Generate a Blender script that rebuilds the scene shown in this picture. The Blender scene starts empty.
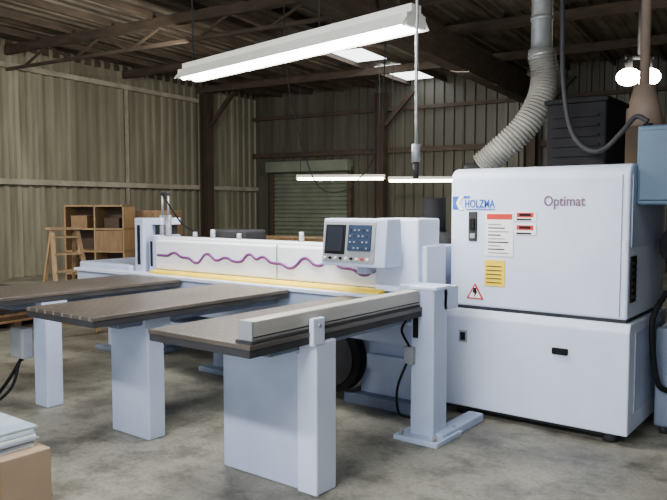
import bpy, bmesh, math, random
from mathutils import Vector, Matrix
random.seed(4)
S=bpy.context.scene
COL=S.collection

# ---------------------------------------------------------------- materials
def mat(name,c1,c2=None,scale=3.0,rough=0.5,metal=0.0,bump=0.0,stretch=(1,1,1),detail=6,emit=None,es=0,spec=0.5):
    m=bpy.data.materials.new(name); m.use_nodes=True
    nt=m.node_tree; N=nt.nodes; L=nt.links; b=N['Principled BSDF']
    b.inputs['Roughness'].default_value=rough; b.inputs['Metallic'].default_value=metal
    b.inputs['Specular IOR Level'].default_value=spec
    if c2 is None: c2=tuple(x*0.82 for x in c1)
    tc=N.new('ShaderNodeTexCoord'); mp=N.new('ShaderNodeMapping'); mp.inputs['Scale'].default_value=stretch
    L.new(tc.outputs['Object'],mp.inputs['Vector'])
    n=N.new('ShaderNodeTexNoise'); n.inputs['Scale'].default_value=scale; n.inputs['Detail'].default_value=detail
    L.new(mp.outputs['Vector'],n.inputs['Vector'])
    r=N.new('ShaderNodeValToRGB'); r.color_ramp.elements[0].position=0.35; r.color_ramp.elements[1].position=0.68
    r.color_ramp.elements[0].color=(*c2,1); r.color_ramp.elements[1].color=(*c1,1)
    L.new(n.outputs['Fac'],r.inputs['Fac']); L.new(r.outputs['Color'],b.inputs['Base Color'])
    if bump>0:
        bp=N.new('ShaderNodeBump'); bp.inputs['Strength'].default_value=bump; bp.inputs['Distance'].default_value=0.01
        L.new(n.outputs['Fac'],bp.inputs['Height']); L.new(bp.outputs['Normal'],b.inputs['Normal'])
    if emit:
        b.inputs['Emission Color'].default_value=(*emit,1); b.inputs['Emission Strength'].default_value=es
    return m

M={}
M['white']=mat('machine_white',(0.66,0.73,0.88),(0.59,0.66,0.82),2.5,0.42)
M['blue']=mat('machine_blue_grey',(0.46,0.53,0.70),(0.39,0.455,0.62),3,0.45)
M['bluedk']=mat('machine_blue_dark',(0.20,0.24,0.34),(0.14,0.175,0.25),4,0.5)
M['beam']=mat('beam_white',(0.86,0.88,0.94),(0.80,0.83,0.89),3,0.4)
M['yellow']=mat('yellow',(0.90,0.62,0.01),(0.80,0.54,0.01),6,0.5)
M['purple']=mat('purple_paint',(0.13,0.02,0.16),None,5,0.5)
M['black']=mat('black_plastic',(0.010,0.010,0.012),(0.006,0.006,0.007),8,0.75,spec=0.15)
M['dark']=mat('dark_grey',(0.038,0.038,0.042),(0.024,0.024,0.026),6,0.65,spec=0.25)
M['grey']=mat('grey_metal',(0.34,0.36,0.39),(0.27,0.285,0.31),5,0.45,0.2)
M['steel']=mat('galvanised_steel',(0.42,0.43,0.42),(0.30,0.31,0.30),9,0.45,0.6)
M['fence']=mat('fence_aluminium',(0.50,0.48,0.43),(0.42,0.405,0.36),3,0.4,0.2,stretch=(6,0.5,6))
M['hose']=mat('hose_grey',(0.27,0.26,0.225),(0.17,0.16,0.14),6,0.6)
M['tan']=mat('tan_duct',(0.30,0.22,0.165),(0.23,0.17,0.13),3,0.6)
M['teal']=mat('teal_box',(0.06,0.12,0.19),(0.045,0.095,0.155),3,0.5)
M['wood']=mat('wood_tan',(0.30,0.18,0.09),(0.20,0.115,0.055),3,0.6,stretch=(8,8,1))
M['woodlt']=mat('wood_light',(0.38,0.25,0.13),(0.28,0.175,0.09),3,0.6,stretch=(8,8,1))
M['wooddk']=mat('wood_dark',(0.08,0.045,0.027),(0.045,0.027,0.016),3,0.7)
M['card']=mat('cardboard',(0.38,0.27,0.175),(0.32,0.225,0.15),4,0.8)
M['paper']=mat('sheet_stack',(0.40,0.48,0.56),(0.26,0.33,0.41),5,0.6)
M['red']=mat('red_label',(0.55,0.02,0.015),None,5,0.5)
M['labelw']=mat('label_white',(0.88,0.88,0.86),(0.80,0.80,0.78),5,0.5)
M['logoblue']=mat('logo_blue',(0.01,0.10,0.48),None,5,0.5)
M['logogrey']=mat('logo_maroon',(0.18,0.07,0.13),None,5,0.5)
M['screen']=mat('screen_dark',(0.010,0.013,0.025),(0.007,0.01,0.018),5,0.6,spec=0.25)
M['keys']=mat('keypad_blue',(0.022,0.04,0.08),None,5,0.7,spec=0.2)
M['tube']=mat('fluorescent_tube',(0.9,0.9,0.9),None,5,0.5,emit=(1.0,0.98,0.92),es=30)
M['tubeback']=mat('fluorescent_tube_warm',(0.9,0.9,0.8),None,5,0.5,emit=(1.0,0.94,0.66),es=32)
M['bulb']=mat('bulb_glow',(0.9,0.9,0.85),None,5,0.5,emit=(1.0,0.95,0.78),es=28)
M['hood']=mat('fixture_white',(0.90,0.88,0.80),(0.84,0.82,0.74),3,0.45)
M['sky']=mat('skylight_panel',(0.8,0.85,0.9),None,5,0.5,emit=(0.93,0.97,1.0),es=5)
M['beamwood']=mat('rafter_wood',(0.075,0.053,0.038),(0.042,0.030,0.022),3,0.8,stretch=(1,1,4))
M['roof']=mat('roof_metal',(0.16,0.135,0.105),(0.055,0.045,0.036),1.6,0.7,stretch=(3,0.6,1))
M['rail']=mat('girt_paint',(0.36,0.34,0.28),(0.24,0.22,0.18),3,0.6)
M['column']=mat('column_rust',(0.055,0.033,0.024),(0.035,0.022,0.016),3,0.7)

def wallmat(name,cA,cB,cC):
    m=mat(name,cA,cB,1.4,0.5,0.0,stretch=(3,3,0.35))
    nt=m.node_tree;N=nt.nodes;L=nt.links;b=N['Principled BSDF']
    base=b.inputs['Base Color'].links[0].from_socket
    tc=N.new('ShaderNodeTexCoord'); sp=N.new('ShaderNodeSeparateXYZ'); L.new(tc.outputs['Object'],sp.inputs[0])
    ad=N.new('ShaderNodeMath'); ad.operation='ADD'; L.new(sp.outputs['X'],ad.inputs[0]); L.new(sp.outputs['Y'],ad.inputs[1])
    sn=N.new('ShaderNodeMath'); sn.operation='SNAP'; sn.inputs[1].default_value=0.9; L.new(ad.outputs[0],sn.inputs[0])
    wn=N.new('ShaderNodeTexWhiteNoise'); wn.noise_dimensions='1D'; L.new(sn.outputs[0],wn.inputs['W'])
    ml=N.new('ShaderNodeMath'); ml.operation='MULTIPLY'; ml.inputs[1].default_value=0.85; L.new(wn.outputs['Value'],ml.inputs[0])
    mx=N.new('ShaderNodeMix'); mx.data_type='RGBA'; L.new(ml.outputs[0],mx.inputs['Factor']); L.new(base,mx.inputs[6]); mx.inputs[7].default_value=(*cC,1)
    L.new(mx.outputs[2],b.inputs['Base Color'])
    return m
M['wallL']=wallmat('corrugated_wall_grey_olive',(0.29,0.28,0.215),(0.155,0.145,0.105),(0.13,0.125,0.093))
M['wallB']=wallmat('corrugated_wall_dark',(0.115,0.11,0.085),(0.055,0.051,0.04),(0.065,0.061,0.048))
M['rolldoor']=mat('roll_door_green',(0.19,0.215,0.17),(0.13,0.15,0.12),2,0.6)

def floormat():
    m=bpy.data.materials.new('concrete_floor'); m.use_nodes=True
    nt=m.node_tree;N=nt.nodes;L=nt.links;b=N['Principled BSDF']
    tc=N.new('ShaderNodeTexCoord')
    def noise(s,d,r=0.6):
        n=N.new('ShaderNodeTexNoise'); n.inputs['Scale'].default_value=s;n.inputs['Detail'].default_value=d;n.inputs['Roughness'].default_value=r
        L.new(tc.outputs['Object'],n.inputs['Vector']);return n
    def ramp(n,p0,c0,p1,c1):
        r=N.new('ShaderNodeValToRGB');e=r.color_ramp.elements;e[0].position=p0;e[0].color=(*c0,1);e[1].position=p1;e[1].color=(*c1,1)
        L.new(n.outputs['Fac'],r.inputs['Fac']);return r
    a=ramp(noise(0.7,8,0.65),0.33,(0.105,0.10,0.085),0.66,(0.31,0.298,0.25))
    s=ramp(noise(3.2,10,0.72),0.38,(0.42,0.41,0.39),0.54,(1,1,1))
    f=ramp(noise(38,4,0.7),0.3,(0.70,0.70,0.68),0.66,(1.12,1.12,1.1))
    def mul(x,y):
        k=N.new('ShaderNodeMix');k.data_type='RGBA';k.blend_type='MULTIPLY';k.inputs['Factor'].default_value=1
        L.new(x,k.inputs[6]);L.new(y,k.inputs[7]);return k.outputs[2]
    c=mul(mul(a.outputs[0],s.outputs[0]),f.outputs[0]); L.new(c,b.inputs['Base Color'])
    rr=ramp(noise(1.6,5),0.3,(0.42,0.42,0.42),0.7,(0.7,0.7,0.7)); L.new(rr.outputs[0],b.inputs['Roughness'])
    return m
M['floor']=floormat()

def tablemat():
    m=mat('air_table_top',(0.105,0.086,0.072),(0.068,0.056,0.047),2.5,0.38)
    nt=m.node_tree;N=nt.nodes;L=nt.links;b=N['Principled BSDF']
    base=b.inputs['Base Color'].links[0].from_socket
    tc=N.new('ShaderNodeTexCoord'); mp=N.new('ShaderNodeMapping'); mp.inputs['Scale'].default_value=(10,10,0)
    L.new(tc.outputs['Object'],mp.inputs['Vector'])
    fr=N.new('ShaderNodeVectorMath');fr.operation='FRACTION';L.new(mp.outputs[0],fr.inputs[0])
    sb=N.new('ShaderNodeVectorMath');sb.operation='DISTANCE';L.new(fr.outputs[0],sb.inputs[0]);sb.inputs[1].default_value=(0.5,0.5,0)
    lt=N.new('ShaderNodeMath');lt.operation='LESS_THAN';lt.inputs[1].default_value=0.09;L.new(sb.outputs['Value'],lt.inputs[0])
    mx=N.new('ShaderNodeMix');mx.data_type='RGBA';L.new(lt.outputs[0],mx.inputs['Factor']);L.new(base,mx.inputs[6]);mx.inputs[7].default_value=(0.24,0.22,0.19,1)
    L.new(mx.outputs[2],b.inputs['Base Color'])
    return m
M['table']=tablemat()

# ---------------------------------------------------------------- builders
class G:
    def __init__(s,name,loc=(0,0,0)):
        s.e=bpy.data.objects.new(name,None); s.e.empty_display_size=0.1; s.loc=Vector(loc); s.e.location=s.loc; COL.objects.link(s.e)
    def add(s,name,bm,m,smooth=False):
        bm.transform(Matrix.Translation(-s.loc))
        bmesh.ops.recalc_face_normals(bm,faces=bm.faces)
        me=bpy.data.meshes.new(name); bm.to_mesh(me); bm.free()
        me.materials.append(M[m] if isinstance(m,str) else m)
        if smooth:
            for p in me.polygons: p.use_smooth=True
        o=bpy.data.objects.new(name,me); COL.objects.link(o); o.parent=s.e
        return o
    def box(s,name,x0,x1,y0,y1,z0,z1,m,bev=0.006,seg=2,xf=None):
        bm=bmesh.new(); bmesh.ops.create_cube(bm,size=1)
        for v in bm.verts:
            v.co=Vector(((x0+x1)/2+v.co.x*(x1-x0),(y0+y1)/2+v.co.y*(y1-y0),(z0+z1)/2+v.co.z*(z1-z0)))
        if bev>0: bmesh.ops.bevel(bm,geom=bm.edges[:],offset=min(bev,0.45*min(x1-x0,y1-y0,z1-z0)),segments=seg,affect='EDGES',profile=0.5)
        if xf is not None: bm.transform(xf)
        return s.add(name,bm,m)
    def cyl(s,name,p0,p1,r,m,r2=None,seg=24):
        p0=Vector(p0);p1=Vector(p1);d=p1-p0
        bm=bmesh.new(); bmesh.ops.create_cone(bm,cap_ends=True,segments=seg,radius1=r,radius2=r if r2 is None else r2,depth=d.length)
        bm.transform(Matrix.Translation((p0+p1)/2)@d.to_track_quat('Z','Y').to_matrix().to_4x4())
        o=s.add(name,bm,m)
        for p in o.data.polygons:
            if len(p.vertices)==4: p.use_smooth=True
        return o
    def prism(s,name,prof,axis,a0,a1,m,bev=0,xf=None):
        bm=bmesh.new()
        def mk(p,t):
            if axis=='x': return (t,p[0],p[1])
            if axis=='y': return (p[0],t,p[1])
            return (p[0],p[1],t)
        A=[bm.verts.new(mk(p,a0)) for p in prof]; B=[bm.verts.new(mk(p,a1)) for p in prof]
        n=len(prof); bm.faces.new(A); bm.faces.new(B[::-1])
        for i in range(n): bm.faces.new((A[i],A[(i+1)%n],B[(i+1)%n],B[i]))
        if bev: bmesh.ops.bevel(bm,geom=bm.edges[:],offset=bev,segments=2,affect='EDGES',profile=0.5)
        if xf is not None: bm.transform(xf)
        return s.add(name,bm,m)
    def tube(s,name,pts,r,m,steps=10,seg=12,rib=None,close=True):
        pts=[Vector(p) for p in pts]; P=[]
        ext=[pts[0]*2-pts[1]]+pts+[pts[-1]*2-pts[-2]]
        for i in range(1,len(ext)-2):
            a,b,c,d=ext[i-1:i+3]
            for k in range(steps):
                t=k/steps
                P.append(0.5*((2*b)+(c-a)*t+(2*a-5*b+4*c-d)*t*t+(3*b-a-3*c+d)*t**3))
        P.append(pts[-1])
        bm=bmesh.new(); rings=[]
        up=Vector((0.3,0.8,0.52)).normalized()
        for i,p in enumerate(P):
            tg=(P[min(i+1,len(P)-1)]-P[max(i-1,0)]).normalized()
            n=(up-tg*up.dot(tg))
            if n.length<1e-4: n=tg.orthogonal()
            n.normalize(); up=n; bn=tg.cross(n)
            rr=r*(1+(0.08 if i%2 else -0.08)) if rib else r
            rings.append([bm.verts.new(p+(n*math.cos(2*math.pi*j/seg)+bn*math.sin(2*math.pi*j/seg))*rr) for j in range(seg)])
        for i in range(len(rings)-1):
            for j in range(seg): bm.faces.new((rings[i][j],rings[i][(j+1)%seg],rings[i+1][(j+1)%seg],rings[i+1][j]))
        if close: bm.faces.new(rings[0]); bm.faces.new(rings[-1][::-1])
        return s.add(name,bm,m,smooth=not rib)
    def text(s,name,txt,loc,size,m,ext=0.001,sx=1.0,off=0.0,sp=1.0):
        c=bpy.data.curves.new(name,'FONT'); c.body=txt; c.size=size; c.extrude=ext; c.offset=off; c.space_character=sp
        c.materials.append(M[m]); o=bpy.data.objects.new(name,c); COL.objects.link(o); o.parent=s.e
        o.location=Vector(loc)-s.loc; o.rotation_euler=(math.pi/2,0,0); o.scale=(sx,1,1); return o

# ---------------------------------------------------------------- room shell
RA=math.radians(6.8)
RM=Matrix.Rotation(RA,4,'Z')
AL,AR,BB,BF,ZE=-13.97,6.0,18.5,-6.0,5.0
def single(name,bm,m):
    bmesh.ops.recalc_face_normals(bm,faces=bm.faces)
    me=bpy.data.meshes.new(name); bm.to_mesh(me); bm.free(); me.materials.append(M[m])
    o=bpy.data.objects.new(name,me); COL.objects.link(o); o.rotation_euler=(0,0,RA); return o
def slab(bm,x0,x1,y0,y1,z0,z1):
    r=bmesh.ops.create_cube(bm,size=1)
    for v in r['verts']: v.co=Vector(((x0+x1)/2+v.co.x*(x1-x0),(y0+y1)/2+v.co.y*(y1-y0),(z0+z1)/2+v.co.z*(z1-z0)))
bm=bmesh.new(); slab(bm,AL-0.2,AR+0.2,BF-0.2,BB+0.2,-0.2,0); single('floor',bm,'floor')
def corr(name,axis,fixed,t0,t1,z0,z1,sgn,m,pitch=0.3,dep=0.06,thick=0.12):
    bm=bmesh.new(); prof=[]; t=t0
    while t<t1-1e-6:
        for dt,d in ((0,0),(pitch*0.50,0),(pitch*0.58,dep),(pitch*0.90,dep),(pitch*0.98,0)):
            if t+dt<=t1: prof.append((t+dt,d))
        t+=pitch
    prof.append((t1,0))
    def mk(tt,d,z): return (fixed+sgn*d,tt,z) if axis=='y' else (tt,fixed+sgn*d,z)
    lo=[bm.verts.new(mk(a,d,z0)) for a,d in prof]; hi=[bm.verts.new(mk(a,d,z1)) for a,d in prof]
    for i in range(len(prof)-1): bm.faces.new((lo[i],lo[i+1],hi[i+1],hi[i]))
    bl=[bm.verts.new(mk(a,-thick,z)) for a in (t0,t1) for z in (z0,z1)]
    bm.faces.new((bl[0],bl[2],bl[3],bl[1]))
    return single(name,bm,m)
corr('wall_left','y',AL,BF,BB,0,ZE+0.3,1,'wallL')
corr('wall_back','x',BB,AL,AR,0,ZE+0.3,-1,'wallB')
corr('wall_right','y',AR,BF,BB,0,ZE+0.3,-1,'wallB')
bm=bmesh.new(); slab(bm,AL,-6,BF-0.1,BF,0,ZE+0.3); slab(bm,4,AR,BF-0.1,BF,0,ZE+0.3); slab(bm,-6,4,BF-0.1,BF,4.2,ZE+0.3); single('wall_front',bm,'wallB')
bm=bmesh.new(); prof=[]; t=AL-0.1
while t<AR+0.1:
    prof+=[(t,0),(t+0.12,0),(t+0.15,0.04),(t+0.27,0.04)]; t+=0.30
lo=[bm.verts.new((a,BF-0.1,ZE+0.14+d)) for a,d in prof]; hi=[bm.verts.new((a,BB+0.1,ZE+0.14+d)) for a,d in prof]
for i in range(len(prof)-1): bm.faces.new((lo[i],lo[i+1],hi[i+1],hi[i]))
single('ceiling',bm,'roof')
bm=bmesh.new(); a=AL+0.02
while a<AR:
    slab(bm,a-0.03,a+0.03,BF,BB,ZE+0.0,ZE+0.13); a+=1.1
single('trim_1',bm,'beamwood')
bm=bmesh.new()
for b in (-2.5,1.6,5.7,9.6,12.9,15.75):
    slab(bm,AL,AR,b-0.06,b+0.06,ZE-0.16,ZE+0.02)
    if b<12:
        slab(bm,AL,AR,b-0.03,b+0.03,ZE-0.50,ZE-0.44)
        a=AL+0.6; k=0
        while a<AR-0.8:
            r=bmesh.ops.create_cube(bm,size=1)
            ang=math.radians(24 if k%2 else -24)
            Mx=Matrix.Translation((a+0.4,b,ZE-0.31))@Matrix.Rotation(ang,4,'Y')@Matrix.Diagonal((0.85,0.035,0.045,1))
            for v in r['verts']: v.co=Mx@v.co
            a+=0.8;k+=1
single('trim_2',bm,'beamwood')
bm=bmesh.new(); slab(bm,-5.2,-4.9,BF,BB,ZE-0.75,ZE-0.16); single('trim_3',bm,'beamwood')
for i,(b0,b1) in enumerate(((13.3,15.3),(16.2,18.2))):
    bm=bmesh.new(); slab(bm,-8.40,-7.45,b0,b1,ZE+0.10,ZE+0.135); single('window_%d'%(i+1),bm,'sky')
bm=bmesh.new(); slab(bm,AL+0.06,AL+0.16,BF,15.7,4.55,4.66); slab(bm,AL+0.06,AL+0.16,BF,BB,2.05,2.17)
slab(bm,AL+0.06,AL+0.13,12.9,12.96,0,4.62); single('trim_4',bm,'rail')
bm=bmesh.new(); slab(bm,AL,AR,BB-0.16,BB-0.06,3.1,3.25); slab(bm,AL,AR,BB-0.16,BB-0.06,4.3,4.4); single('trim_5',bm,'beamwood')
def column(a,b):
    g=G('steel_column',RM@Vector((a,b,0)))
    for nm,x0,x1,y0,y1 in (('flange_1',a-0.15,a-0.12,b-0.13,b+0.13),('flange_2',a+0.12,a+0.15,b-0.13,b+0.13),('web',a-0.13,a+0.13,b-0.012,b+0.012)):
        g.box(nm,x0,x1,y0,y1,0,4.8,'column',0,xf=RM)
    g.box('base_plate',a-0.18,a+0.18,b-0.18,b+0.18,0,0.02,'column',0,xf=RM)
    g.prism('knee_brace',[(a+0.1,3.9),(a+0.2,3.85),(a+1.1,4.78),(a+0.95,4.8)],'y',b-0.05,b+0.05,'column',xf=RM)
column(AL+0.32,15.76)
column(-9.2,18.15)
column(-4.9,18.15)
g=G('door_1',RM@Vector((-11.5,BB-0.1,0)))
a0,a1=-13.1,-10.4
z=0.02
pts=[]
while z<2.6:
    pts+= [(BB-0.10,z),(BB-0.145,z+0.04),(BB-0.145,z+0.08),(BB-0.10,z+0.13)]; z+=0.13
prof=pts+[(BB-0.06,2.72),(BB-0.06,0.02)]
g.prism('slats',prof,'x',a0,a1,'rolldoor',xf=RM)
g.box('jamb_1',a0-0.14,a0,BB-0.2,BB-0.04,0,2.75,'beamwood',0.005,xf=RM)
g.box('jamb_2',a1,a1+0.14,BB-0.2,BB-0.04,0,2.75,'beamwood',0.005,xf=RM)
g.box('drum_box',a0-0.14,a1+0.14,BB-0.45,BB-0.04,2.62,2.95,'rolldoor',0.02,xf=RM)

# ---------------------------------------------------------------- saw cabinet
XL,XR,YF,YB=-2.55,-1.25,4.80,5.80
g=G('electrical_cabinet',(-1.9,5.3,0))
prof=[(YF,0.84),(YF,1.79),(YF+0.012,1.835),(YF+0.05,1.865),(YF+0.10,1.875),(YB,1.88),(YB,0.84)]
g.prism('upper_body',prof,'x',XL,XR,'white',bev=0.014)
g.box('plinth_seam',XL+0.01,XR-0.01,YF+0.02,YB-0.02,0.80,0.85,'dark',0)
prof=[(YF-0.035,0.07),(YF-0.035,0.76),(YF-0.01,0.815),(YB,0.815),(YB,0.07)]
g.prism('lower_body',prof,'x',XL-0.03,XR+0.03,'white',bev=0.01)
g.box('kick',XL+0.05,XR-0.05,YF+0.05,YB-0.05,0.03,0.13,'dark',0)
for i,(x,y) in enumerate(((XL+0.1,YF+0.06),(XR-0.1,YF+0.06),(XL+0.1,YB-0.1),(XR-0.1,YB-0.1))):
    g.cyl('foot_%d'%(i+1),(x,y,0),(x,y,0.08),0.05,'dark')
f=YF-0.002
g.box('door_seam',-1.30,-1.294,f-0.001,f+0.01,0.86,1.80,'bluedk',0)
g.box('side_vent',XR-0.002,XR+0.012,YF+0.05,YF+0.17,0.95,1.26,'black',0.004)
g.box('side_panel_upper',XR-0.002,XR+0.008,YF+0.05,YF+0.9,1.32,1.8,'blue',0.004)
g.box('side_panel_lower',XR+0.028,XR+0.036,YF+0.1,YF+0.9,0.2,0.75,'blue',0.004)
for k in range(6):
    g.box('vent_slot_%d'%(k+1),XR+0.01,XR+0.016,YF+0.06,YF+0.16,0.98+k*0.045,1.0+k*0.045,'dark',0)
g.box('lower_handle',-1.73,-1.62,YF-0.055,YF-0.03,0.565,0.61,'black',0.006)
g.box('lower_latch',-2.44,-2.40,YF-0.045,YF-0.03,0.58,0.64,'black',0.004)
g.box('lower_latch_plate',-2.455,-2.385,YF-0.038,YF-0.03,0.565,0.655,'grey',0.003)
g.box('main_switch_plate',-2.40,-2.33,f-0.006,f+0.01,1.33,1.55,'dark',0.004)
g.box('main_switch_rocker',-2.385,-2.345,f-0.02,f,1.42,1.50,'black',0.004)
g.box('main_switch_lower',-2.385,-2.345,f-0.012,f,1.35,1.385,'grey',0.003)
g.box('logo_block',-2.535,-2.475,f-0.003,f+0.005,1.565,1.665,'logoblue',0.002)
g.prism('logo_cut',[(-2.478,1.667),(-2.44,1.667),(-2.475,1.615),(-2.44,1.563),(-2.478,1.563),(-2.505,1.615)],'y',f-0.005,f+0.004,'labelw')
g.prism('logo_wedge',[(-2.455,1.668),(-2.39,1.668),(-2.40,1.653),(-2.44,1.65)],'y',f-0.004,f+0.004,'logoblue')
g.box('logo_bar',-2.42,-2.19,f-0.003,f+0.004,1.565,1.571,'logoblue',0)
g.text('logo_text','HOLZMA',(-2.435,f-0.002,1.582),0.083,'logoblue',sx=0.68,off=0.0015,sp=1.06)
g.text('series_text','Optimat',(-1.825,f-0.002,1.595),0.098,'logogrey',sx=0.86,off=0.001)
g.box('notice_sheet',-2.26,-2.045,f-0.003,f+0.004,1.225,1.545,'labelw',0.001)
g.box('notice_header',-2.25,-2.055,f-0.005,f+0.003,1.495,1.535,'red',0)
for k in range(9):
    g.box('notice_line_%d'%(k+1),-2.24,-2.08-0.03*(k%3),f-0.0045,f+0.003,1.245+k*0.026,1.254+k*0.026,'dark' if k%2 else 'grey',0)
for nm,z0,z1 in (('danger_label_upper',1.485,1.55),('danger_label_lower',1.385,1.46)):
    g.box(nm,-2.04,-1.875,f-0.003,f+0.004,z0,z1,'labelw',0.001)
    g.box(nm+'_header',-2.02,-1.895,f-0.005,f+0.003,z1-0.038,z1-0.004,'red',0)
    g.box(nm+'_title',-2.0,-1.915,f-0.006,f+0.003,z1-0.029,z1-0.012,'black',0)
    g.box(nm+'_line',-2.02,-1.91,f-0.005,f+0.003,z0+0.006,z0+0.018,'dark',0)
g.box('caution_sheet',-2.265,-2.105,f-0.003,f+0.004,1.0,1.195,'yellow',0.001)
for k in range(5):
    g.box('caution_line_%d'%(k+1),-2.25,-2.13,f-0.005,f+0.003,1.025+k*0.03,1.032+k*0.03,'dark',0)
g.prism('warning_triangle_border',[(-2.41,0.895),(-2.27,0.895),(-2.34,1.015)],'y',f-0.003,f+0.004,'red')
g.prism('warning_triangle',[(-2.39,0.905),(-2.29,0.905),(-2.34,0.993)],'y',f-0.005,f+0.003,'labelw')
g.prism('warning_bolt',[(-2.350,0.98),(-2.330,0.98),(-2.322,0.945),(-2.345,0.908),(-2.342,0.94),(-2.358,0.945)],'y',f-0.007,f+0.002,'black')
g.box('small_label',-1.29,-1.268,f-0.003,f+0.004,1.30,1.36,'labelw',0.001)
g.box('motor_housing',-1.93,-1.50,5.10,5.60,1.875,2.36,'black',0.015)
g.box('motor_housing_lid',-1.945,-1.485,5.08,5.62,2.33,2.365,'black',0.008)
for k in range(5):
    g.box('motor_fin_%d'%(k+1),-1.88,-1.55,5.088,5.105,1.95+k*0.07,1.97+k*0.07,'black',0)
g.cyl('hose_collar',(-2.47,5.12,1.86),(-2.46,5.115,1.89),0.13,'dark')
g.box('side_terminal_box',XR+0.005,-0.80,4.92,5.32,1.60,2.12,'teal',0.012)
g.box('side_terminal_lid',XR+0.025,-0.82,4.905,4.925,1.63,2.09,'teal',0.006)
g.cyl('terminal_gland',(-1.2,5.0,2.10),(-1.2,5.0,2.14),0.03,'black')

g=G('dust_extraction_hose',(-2.05,5.3,1.9))
path=[(-2.08,5.36,2.78),(-2.05,5.36,2.58),(-2.07,5.30,2.38),(-2.16,5.22,2.19),(-2.31,5.15,2.03),(-2.455,5.115,1.905)]
g.tube('flexible_hose',path,0.100,'hose',steps=16,seg=20,rib=True)
g.cyl('steel_duct',(-2.08,5.36,2.74),(-2.08,5.36,5.1),0.080,'steel')
g.cyl('duct_joint',(-2.08,5.36,2.72),(-2.08,5.36,2.80),0.10,'steel')
g.cyl('duct_band',(-2.08,5.36,3.02),(-2.08,5.36,3.05),0.087,'steel')

g=G('power_cable',(-1.5,4.95,2.15))
g.tube('cable',[(-1.87,4.97,5.1),(-1.82,4.97,4.0),(-1.78,4.96,3.05),(-1.76,4.95,2.5),(-1.70,4.95,2.14),(-1.59,4.95,1.99),(-1.47,4.95,1.98),(-1.36,4.97,2.09),(-1.28,5.0,2.19),(-1.2,5.0,2.155)],0.017,'dark')

g=G('dust_collector_pipe',(-1.45,6.3,0))
g.cyl('pipe_lower',(-1.55,6.3,0),(-1.55,6.3,2.25),0.17,'tan')
g.cyl('cone',(-1.55,6.3,2.25),(-1.55,6.3,2.6),0.17,'tan',r2=0.08)
g.cyl('neck',(-1.55,6.3,2.6),(-1.55,6.3,5.1),0.04,'tan')
g.cyl('second_pipe',(-1.2,6.35,0),(-1.2,6.35,2.5),0.13,'tan')
g.cyl('second_cap',(-1.2,6.35,2.5),(-1.2,6.35,2.65),0.13,'tan',r2=0.03)

g=G('hydraulic_unit',(-0.95,5.6,0))
g.box('tank',-1.16,-0.6,5.2,5.8,0.05,0.75,'bluedk',0.02)
for i,(x,y) in enumerate(((-1.1,5.25),(-0.7,5.25),(-1.1,5.75),(-0.7,5.75))): g.cyl('foot_%d'%(i+1),(x,y,0),(x,y,0.06),0.03,'dark')
g.box('valve_block',-1.1,-0.75,5.25,5.65,0.75,1.1,'dark',0.02)
g.cyl('motor',(-1.0,5.18,1.32),(-1.0,5.65,1.32),0.14,'black')
g.cyl('motor_mount',(-1.0,5.4,1.1),(-1.0,5.4,1.25),0.08,'dark')
for k in range(5): g.cyl('fin_%d'%(k+1),(-1.0,5.22+k*0.09,1.32),(-1.0,5.24+k*0.09,1.32),0.16,'black')
g.tube('hydraulic_line',[(-1.1,5.2,1.0),(-1.15,5.05,0.8),(-1.12,5.1,0.4),(-1.05,5.22,0.3)],0.02,'black')

# ---------------------------------------------------------------- beam saw body
g=G('beam_saw',(-4.5,4.6,0))
g.box('bed_front_apron',-6.8,-2.62,4.30,4.42,0.72,0.90,'blue',0.01)
g.box('bed_table',-6.8,-2.62,4.262,4.44,0.90,0.93,'white',0.004)
g.box('bed_body',-6.85,-2.62,4.42,5.15,0.55,0.93,'blue',0.015)
g.box('bed_left_cover',-6.85,-5.95,4.36,5.15,0.90,0.99,'blue',0.02)
g.prism('yellow_guard',[(4.335,0.930),(4.335,0.945),(4.41,0.964),(4.42,0.964),(4.42,0.930)],'x',-5.62,-2.9,'yellow')
g.box('pressure_beam',-5.62,-2.62,4.42,4.62,0.964,1.26,'beam',0.02)
g.box('beam_cap',-5.62,-2.62,4.44,4.66,1.255,1.285,'beam',0.01)
g.box('beam_joint',-4.00,-3.994,4.415,4.43,0.98,1.26,'dark',0)
g.box('beam_end_housing',-2.98,-2.60,4.40,4.72,0.95,1.50,'white',0.015)
g.box('beam_right_extension',-2.66,-2.565,4.46,4.76,0.90,1.30,'white',0.01)
pts=[];x=-5.58
waves=[(-5.33,0.035),(-5.02,-0.04),(-4.86,0.055),(-4.62,0.03),(-4.32,0.07),(-4.16,0.05),(-3.85,-0.035),(-3.68,0.055),(-3.42,0.05),(-3.1,-0.04)]
while x<-3.0:
    z=1.10+sum(h*math.exp(-(abs(x-c)/0.07)**2.6) for c,h in waves)+0.008*math.sin(x*3); pts.append((x,4.418,z)); x+=0.03
g.tube('purple_stripe',pts,0.0135,'purple',steps=2,seg=8)
g.box('end_frame_upright',-5.92,-5.78,4.40,4.75,0.90,1.47,'blue',0.01)
g.box('end_frame_upright_2',-5.72,-5.62,4.42,4.75,0.90,1.30,'blue',0.01)
g.box('end_frame_back',-5.80,-5.68,4.55,4.75,0.90,1.44,'dark',0.005)
g.box('end_frame_top',-5.92,-5.62,4.5,4.75,1.40,1.47,'white',0.01)
g.box('slot_1',-5.87,-5.83,4.392,4.41,1.0,1.4,'black',0.003)
g.box('slot_2',-5.69,-5.66,4.412,4.43,0.99,1.24,'black',0.003)
for i,x in enumerate((-5.66,-5.57)):
    g.cyl('cylinder_body_%d'%(i+1),(x,4.55,1.25),(x,4.55,1.50),0.03,'grey')
    g.cyl('cylinder_rod_%d'%(i+1),(x,4.55,1.5),(x,4.55,1.72),0.012,'steel')
    g.cyl('cylinder_cap_%d'%(i+1),(x,4.55,1.70),(x,4.55,1.74),0.025,'dark')
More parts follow.
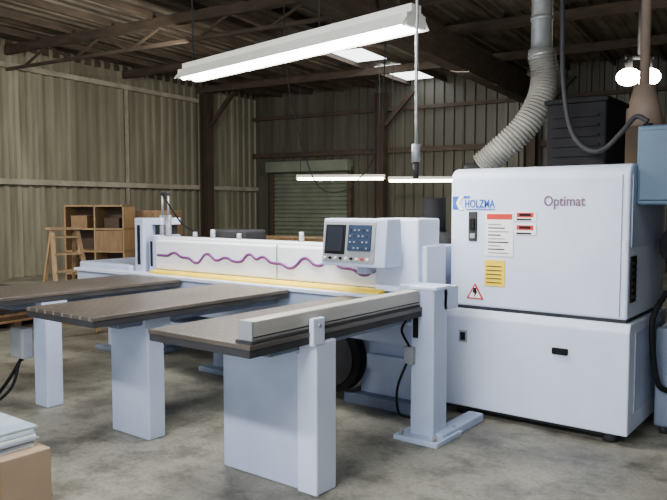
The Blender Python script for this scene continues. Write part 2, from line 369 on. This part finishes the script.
g.tube('air_line',[(-5.6,4.5,1.72),(-5.45,4.5,1.55),(-5.4,4.6,1.4),(-5.2,4.65,1.31)],0.008,'black')
for i,x in enumerate((-5.2,-4.95,-4.6,-3.85)):
    g.cyl('clamp_stub_%d'%(i+1),(x,4.57,1.28),(x,4.57,1.34+0.03*(i%2)),0.022,'grey')
g.box('rear_carriage_motor',-5.2,-4.7,4.75,5.05,0.93,1.36,'dark',0.02)
g.box('base_rail',-6.7,-2.70,4.55,5.05,0.30,0.42,'blue',0.01)
g.box('base_pedestal_right',-3.25,-2.62,4.60,5.10,0.08,0.56,'blue',0.012)
g.box('base_pedestal_mid',-5.0,-4.6,4.60,5.05,0.02,0.56,'bluedk',0.012)
g.box('base_pedestal_left',-6.7,-6.1,4.60,5.05,0.02,0.56,'blue',0.012)
g.box('base_foot_right',-3.35,-2.60,4.5,5.12,0.0,0.09,'bluedk',0.01)
g.box('base_foot_left',-6.8,-6.0,4.5,5.12,0.0,0.05,'bluedk',0.01)
g.box('base_foot_mid',-5.1,-4.5,4.5,5.12,0.0,0.05,'bluedk',0.01)
g.box('rear_skirt',-6.1,-3.25,5.06,5.10,0.06,0.56,'bluedk',0.004)
g.cyl('flywheel',(-3.44,4.44,0.37),(-3.44,4.54,0.37),0.29,'black',seg=40)
g.cyl('flywheel_rim',(-3.44,4.42,0.37),(-3.44,4.445,0.37),0.23,'dark',seg=40)
g.cyl('flywheel_hub',(-3.44,4.39,0.37),(-3.44,4.43,0.37),0.06,'grey')
g.box('flywheel_bracket',-3.50,-3.25,4.54,4.62,0.3,0.42,'dark',0.005)
g.box('fence_column',-2.46,-2.28,4.07,4.26,0.03,1.05,'blue',0.01)
g.box('fence_column_cap',-2.47,-2.26,4.06,4.28,1.03,1.055,'white',0.006)
g.box('fence_column_foot',-2.54,-2.20,3.98,4.34,0.0,0.035,'blue',0.005)
g.box('fence_column_runner',-2.34,-2.22,4.1,4.72,0.0,0.06,'blue',0.008)
for i,(x,y) in enumerate(((-2.5,4.02),(-2.24,4.02),(-2.24,4.3))): g.cyl('anchor_bolt_%d'%(i+1),(x,y,0.03),(x,y,0.07),0.014,'steel')
g.box('fence_column_arm',-2.64,-2.28,4.20,4.42,0.88,1.04,'blue',0.01)
g.box('fence_column_slot',-2.44,-2.40,4.062,4.075,0.70,0.84,'black',0.004)
g.box('fence_column_valve',-2.49,-2.42,4.03,4.10,0.52,0.64,'grey',0.006)
g.tube('valve_hose',[(-2.45,4.04,0.64),(-2.48,3.99,0.75),(-2.47,4.02,0.82),(-2.52,4.15,0.86)],0.009,'black')
g.tube('valve_hose_2',[(-2.47,4.04,0.53),(-2.52,4.0,0.35),(-2.57,4.1,0.15),(-2.6,4.3,0.06)],0.009,'black')
g.cyl('rear_extraction_bend',(-2.95,5.15,1.2),(-2.95,5.35,1.2),0.2,'dark')
g.cyl('rear_extraction_pipe',(-2.95,5.25,1.2),(-2.95,5.25,1.66),0.10,'black')
g.box('rear_housing',-3.2,-2.64,4.72,5.15,0.93,1.28,'blue',0.01)

g=G('operator_console',(-3.0,4.2,1.3))
prof=[(4.12,1.15),(4.16,1.50),(4.34,1.50),(4.36,1.15)]
g.prism('case',prof,'x',-3.28,-2.71,'blue',bev=0.01)
g.prism('face',[(4.112,1.18),(4.146,1.475),(4.17,1.475),(4.135,1.18)],'x',-3.26,-2.80,'grey')
g.prism('monitor_bezel',[(4.108,1.24),(4.137,1.455),(4.16,1.455),(4.13,1.24)],'x',-3.24,-3.06,'black')
g.prism('monitor_screen',[(4.106,1.26),(4.130,1.44),(4.16,1.44),(4.13,1.26)],'x',-3.22,-3.08,'screen')
g.prism('keypad',[(4.107,1.27),(4.133,1.455),(4.16,1.455),(4.13,1.27)],'x',-3.03,-2.83,'keys')
for i in range(5):
    for j in range(4):
        x=-3.013+i*0.037; z=1.283+j*0.043; y=4.106+(z-1.25)*0.127
        g.box('key_%d_%d'%(i,j),x,x+0.012,y-0.004,y+0.005,z,z+0.012,'grey' if (i+j)%3 else 'dark',0)
for i in range(9):
    x=-3.23+i*0.048; g.cyl('button_%d'%(i+1),(x,4.11,1.21),(x,4.095,1.21),0.010,'red' if i==7 else ('black' if i%2 else 'labelw'),seg=12)
g.cyl('support_arm',(-3.0,4.3,1.18),(-3.0,4.41,1.10),0.03,'grey')
g.box('arm_bracket',-3.08,-2.99,4.30,4.41,1.08,1.16,'blue',0.008)

# ---------------------------------------------------------------- air tables
def air_table(x0,x1,y0,y1,lx0,lx1,jb=False,fence=False):
    g=G('support_table',((x0+x1)/2,3.3,0))
    g.box('table_top',x0,x1,y0,y1,0.89,0.915,'table',0.003)
    g.box('edge_frame',x0+0.004,x1-0.004,y0+0.004,y1-0.004,0.850,0.891,'dark',0.003)
    g.box('air_duct_box',x0+0.10,x1-0.10,y0+0.25,y1-0.02,0.80,0.851,'bluedk',0.006)
    g.box('leg',lx0,lx1,2.93,3.07,0.0,0.80,'blue',0.012)
    g.box('leg_head',lx0-0.02,lx1+0.02,2.89,3.11,0.78,0.852,'blue',0.008)
    if jb:
        g.box('junction_box',-5.46,-5.27,2.84,2.93,0.38,0.62,'grey',0.01)
        g.box('junction_lid',-5.45,-5.28,2.832,2.842,0.39,0.61,'grey',0.003)
        g.cyl('gland',(-5.38,2.89,0.35),(-5.38,2.89,0.39),0.018,'black')
    if fence:
        g.box('fence_rail',-2.475,-2.385,y0+0.04,4.05,0.93,1.03,'fence',0.008)
        g.box('fence_base',-2.49,-2.375,y0+0.02,4.05,0.905,0.932,'dark',0.003)
        g.box('fence_tslot',-2.386,-2.382,y0+0.04,4.05,0.945,0.952,'dark',0)
        g.box('fence_end_cap',-2.475,-2.385,y0+0.03,y0+0.045,0.93,1.03,'grey',0.003)
        g.box('fence_post',-2.49,-2.35,2.91,3.09,0.0,0.856,'white',0.01)
        g.box('fence_post_bracket',-2.378,-2.345,2.88,2.98,0.84,0.99,'white',0.006)
        g.cyl('bracket_bolt',(-2.35,2.93,0.95),(-2.335,2.93,0.95),0.012,'steel',seg=10)
    return g
air_table(-5.82,-5.05,2.45,4.25,-5.27,-5.08,jb=True)
air_table(-4.49,-3.72,2.45,4.25,-4.24,-3.82)
air_table(-3.15,-2.37,2.42,4.25,-3.10,-2.49,fence=True)

g=G('floor_cable',(-5.4,2.8,0))
g.tube('cable_1',[(-5.38,2.88,0.36),(-5.43,2.80,0.2),(-5.5,2.7,0.05),(-5.35,2.45,0.018),(-5.1,2.3,0.018),(-5.25,2.05,0.018),(-5.7,2.2,0.018)],0.014,'black')
g.tube('cable_2',[(-5.35,2.86,0.37),(-5.33,2.76,0.15),(-5.45,2.6,0.02),(-5.8,2.5,0.018),(-6.2,2.8,0.018)],0.012,'black')

# ---------------------------------------------------------------- carton with sheets
g=G('cardboard_box',(-3.3,1.5,0))
g.box('carton',-3.62,-3.0,1.18,1.74,0,0.47,'card',0.006)
g.box('tape',-3.0,-2.999,1.42,1.50,0.28,0.47,'woodlt',0)
g=G('sheet_stack',(-3.3,1.5,0.47))
for k in range(8):
    dx=random.uniform(-0.012,0.012);dy=random.uniform(-0.012,0.012)
    g.box('sheet_%d'%(k+1),-3.62+dx,-3.07+dx,1.2+dy,1.71+dy,0.47+k*0.012,0.4805+k*0.012,'paper' if (k%2 or k==7) else 'labelw',0.001)

# ---------------------------------------------------------------- background furniture
cr,sr=0.793,0.609
def W(r,f,z=0): return Vector((cr*r-sr*f, sr*r+cr*f, z))
c=W(-4.0,12.0)
RX=Matrix.Translation(c)@Matrix.Rotation(RA+math.radians(20),4,'Z')
g=G('wooden_shelf_unit',c)
for i,x in enumerate((-0.55,0.0,0.52)): g.box('side_%d'%(i+1),x,x+0.03,-0.2,0.2,0,1.60,'woodlt',0.003,xf=RX)
for i,z in enumerate((0.05,0.42,0.80,1.18,1.57)): g.box('shelf_%d'%(i+1),-0.55,0.55,-0.2,0.2,z,z+0.03,'woodlt',0.003,xf=RX)
g.box('back',-0.53,0.54,0.18,0.2,0.05,1.57,'wooddk',0,xf=RX)
g.box('door_panel',0.03,0.52,-0.215,-0.2,0.83,1.17,'wood',0.003,xf=RX)
g.box('stored_board',-0.45,-0.15,-0.15,0.1,1.21,1.42,'wood',0.003,xf=RX)
g.box('stored_crate',0.15,0.42,-0.12,0.1,1.21,1.38,'wooddk',0.003,xf=RX)
c=W(-3.10,12.4)
RX=Matrix.Translation(c)@Matrix.Rotation(RA+math.radians(20),4,'Z')
g=G('storage_cabinet',c)
g.box('carcass',-0.3,0.35,-0.25,0.25,0,1.50,'wood',0.005,xf=RX)
for i,x in enumerate((-0.28,0.03)): g.box('door_leaf_%d'%(i+1),x,x+0.29,-0.27,-0.25,0.05,1.46,'wood',0.003,xf=RX)
for i,x in enumerate((-0.02,0.06)): g.cyl('knob_%d'%(i+1),RX@Vector((x,-0.27,0.8)),RX@Vector((x,-0.30,0.8)),0.015,'steel')
c=W(-3.42,8.9)
RX=Matrix.Translation(c)@Matrix.Rotation(math.radians(75),4,'Z')
g=G('wooden_stepladder',c)
def bar(nm,p,q,w,m='woodlt'):
    p=Vector(p);q=Vector(q);d=q-p
    b=bmesh.new();bmesh.ops.create_cube(b,size=1)
    X=RX@Matrix.Translation((p+q)/2)@d.to_track_quat('Z','Y').to_matrix().to_4x4()@Matrix.Diagonal((w,w*1.0,d.length,1))
    b.transform(X); g.add(nm,b,m)
for i,s in enumerate((-1,1)):
    bar('front_rail_%d'%(i+1),(s*0.24,-0.50,0.02),(s*0.15,0,1.3),0.05)
    bar('rear_rail_%d'%(i+1),(s*0.22,0.45,0.02),(s*0.14,0.05,1.25),0.04)
for k in range(6):
    t=(k+0.7)/6.2; w=0.24-0.09*t
    g.box('step_%d'%(k+1),-w,w,-0.5+0.5*t-0.06,-0.5+0.5*t+0.06,1.3*t-0.012,1.3*t+0.012,'woodlt',0.002,xf=RX)
g.box('top_cap',-0.2,0.2,-0.1,0.12,1.285,1.315,'woodlt',0.003,xf=RX)
# pallet with offcuts in the left background
c=W(-4.6,9.3)
RX=Matrix.Translation(c)@Matrix.Rotation(RA,4,'Z')
g=G('lumber_pallet',c)
for i,y in enumerate((-0.4,0,0.4)): g.box('bearer_%d'%(i+1),-0.6,0.6,y-0.05,y+0.05,0,0.09,'wooddk',0.003,xf=RX)
for i in range(7): g.box('deck_board_%d'%(i+1),-0.6+i*0.18,-0.48+i*0.18,-0.45,0.45,0.09,0.11,'wood',0.002,xf=RX)
for i in range(9):
    y=random.uniform(-0.1,0.1); h=0.11+i*0.045
    g.box('board_%d'%(i+1),-0.55+random.uniform(-.04,.04),0.5+random.uniform(-.05,.05),y-0.28,y+0.28,h,h+0.043,('wooddk','wood','dark')[i%3],0.003,xf=RX)
c=W(-0.6,15)
RX=Matrix.Translation(c)@RM
g=G('workbench',c)
g.box('bench_top',-1.5,1.5,-0.35,0.35,0.85,0.91,'wood',0.005,xf=RX)
for i,(x,y) in enumerate(((-1.4,-0.28),(1.4,-0.28),(-1.4,0.28),(1.4,0.28))): g.box('bench_leg_%d'%(i+1),x-0.05,x+0.05,y-0.05,y+0.05,0,0.86,'wooddk',0.003,xf=RX)
g.box('bench_shelf',-1.42,1.42,-0.3,0.3,0.25,0.29,'wooddk',0.003,xf=RX)

# ---------------------------------------------------------------- lights / fixtures
def fixture(name,p0,p1,tube,w=0.11,h=0.085,chains=(-1,0.35,0.96),bare=False,tr=0.02):
    p0=Vector(p0);p1=Vector(p1); c=(p0+p1)/2; d=p1-p0; L=d.length
    ang=math.atan2(d.y,d.x); X=Matrix.Translation(c)@Matrix.Rotation(ang,4,'Z')
    g=G(name,c)
    if bare: prof=[(-w,h-0.02),(-w,h),(w,h),(w,h-0.02)]
    else: prof=[(-w,0),(-w*0.45,h),(w*0.45,h),(w,0),(w-0.008,-0.004),(w*0.4,h-0.02),(-w*0.4,h-0.02),(-w+0.008,-0.004)]
    g.prism('reflector',prof,'x',-L/2,L/2,'hood',xf=X)
    g.box('ballast_channel',-L/2,L/2,-0.05,0.05,h-0.002,h+0.05,'hood',0.004,xf=X)
    for i,y in enumerate((-w*0.45,w*0.45)):
        g.cyl('tube_%d'%(i+1),X@Vector((-L/2+0.04,y,0.022)),X@Vector((L/2-0.04,y,0.022)),tr,tube,seg=12)
    for i,s in enumerate((-1,1)):
        g.box('socket_%d'%(i+1),s*(L/2-0.02)-0.02,s*(L/2-0.02)+0.02,-w*0.7,w*0.7,0.0,h-0.01,'hood',0.003,xf=X)
    for i,s in enumerate(chains):
        q=X@Vector((s*(L/2-0.1),0,h+0.04)); g.cyl('chain_%d'%(i+1),q,(q.x,q.y,5.04),0.007,'dark',seg=8)
    return g
fixture('fluorescent_fixture',(-4.93,4.26,2.72),(-2.32,3.88,2.72),'tube',w=0.135,h=0.09,tr=0.034)
p=W(-0.9,17.3,2.22); q=W(1.25,17.0,2.22)
fixture('fluorescent_fixture',p,q,'tubeback',w=0.07,h=0.07,bare=True,tr=0.035,chains=(-1,0.96))
p=W(1.32,16.9,2.16); q=W(3.2,16.7,2.16)
fixture('fluorescent_fixture',p,q,'tubeback',w=0.07,h=0.07,bare=True,tr=0.035,chains=(-1,0.96))
for p,q in (((-3.6,0.0,3.6),(-0.8,-0.2,3.6)),((1.2,3.0,3.8),(1.6,0.3,3.8)),((-9.2,-0.8,3.9),(-9.0,1.9,3.9))):  # unseen ceiling fixtures, added for fill light
    fixture('fluorescent_fixture',p,q,'tube')

g=G('drop_cord',(-2.22,3.72,1.7))
g.tube('cord',[(-2.22,3.72,5.1),(-2.22,3.72,3.5),(-2.22,3.72,1.95)],0.010,'steel')
g.cyl('connector_upper',(-2.22,3.72,1.86),(-2.22,3.72,1.97),0.026,'grey')
g.cyl('connector_lower',(-2.22,3.72,1.76),(-2.22,3.72,1.86),0.018,'dark')
g=G('hanging_wire',(-4.0,6.0,2.5))
a=W(-0.6,9.0);b=W(-0.35,9.0);c_=W(-0.1,9);d=W(0.3,9)
g.tube('wire',[(a.x,a.y,5.1),(a.x,a.y,3.4),(b.x,b.y,2.2),(c_.x,c_.y,1.78),(d.x,d.y,1.9),(W(0.6,9).x,W(0.6,9).y,2.6),(W(0.7,9).x,W(0.7,9).y,5.1)],0.008,'dark')

g=G('high_bay_lamp',W(4.30,10,3.4))
for i,dx in enumerate((-0.14,0.14)):
    v=W(4.30+dx,10,3.40)
    b=bmesh.new(); bmesh.ops.create_uvsphere(b,u_segments=24,v_segments=12,radius=0.165); b.transform(Matrix.Translation(v)@Matrix.Diagonal((1,1,0.75,1))); g.add('bulb_%d'%(i+1),b,'bulb',True)
    g.cyl('socket_%d'%(i+1),v+Vector((0,0,0.10)),v+Vector((0,0,0.28)),0.05,'dark')
v=W(4.30,10,3.70); g.cyl('stem',v-Vector((0,0,0.03)),(v.x,v.y,5.1),0.02,'dark')
g.cyl('crossbar',W(4.10,10,3.67),W(4.50,10,3.67),0.03,'dark')

def area(name,loc,target,sx,sy,power,col,rot=None):
    l=bpy.data.lights.new(name,'AREA'); l.shape='RECTANGLE'; l.size=sx; l.size_y=sy; l.energy=power; l.color=col
    o=bpy.data.objects.new(name,l); COL.objects.link(o); o.location=loc
    o.rotation_euler=rot if rot else (Vector(target)-Vector(loc)).to_track_quat('-Z','Y').to_euler(); return o
dl=RM@Vector((-1.0,BF+0.05,2.2)); tg=RM@Vector((-1.0,3,1.6))
area('door_daylight_fill',dl,tg,9.5,4.0,430,(0.84,0.92,1.0))  # main fill, an unseen area light set in the door opening
l=bpy.data.lights.new('high_bay_glow','POINT'); l.energy=150; l.color=(1,0.93,0.75); l.shadow_soft_size=0.3
o=bpy.data.objects.new('high_bay_glow',l); COL.objects.link(o); o.location=W(4.3,9.7,3.15)
area('strip_area',(-3.62,4.07,2.70),None,2.5,0.2,120,(1,0.98,0.94),rot=(0,0,math.atan2(-0.38,2.61)))
area('strip_area',(-2.2,-0.1,3.55),(-2.2,2.8,0.3),2.7,0.2,230,(0.97,0.98,1.0))  # added overhead fill at an unseen fixture, aimed at the tables
area('strip_area',(-9.1,0.6,3.85),(-12.5,6.5,1.2),2.6,0.2,330,(1,0.95,0.82))  # added fill for the left wall, at an unseen fixture
area('strip_area',W(-2.5,12.5,4.3),W(-6.0,14.5,1.3),2.4,0.2,170,(1,0.93,0.78))  # added fill towards the left wall, no fixture belongs to it
area('strip_area',W(1.5,14.0,4.3),W(1.0,18,1.3),2.4,0.2,120,(1,0.95,0.84))  # added area light to brighten the back wall, without a fixture

w=bpy.data.worlds.new('world'); S.world=w; w.use_nodes=True
w.node_tree.nodes['Background'].inputs[0].default_value=(0.8,0.88,1.0,1); w.node_tree.nodes['Background'].inputs[1].default_value=0.5

cam=bpy.data.cameras.new('camera'); cam.lens=36*700/667; cam.sensor_width=36; cam.clip_end=200
co=bpy.data.objects.new('camera',cam); COL.objects.link(co); co.location=(0,0,1.6)
co.rotation_euler=(math.radians(90-3.68),0,math.radians(37.5)); S.camera=co
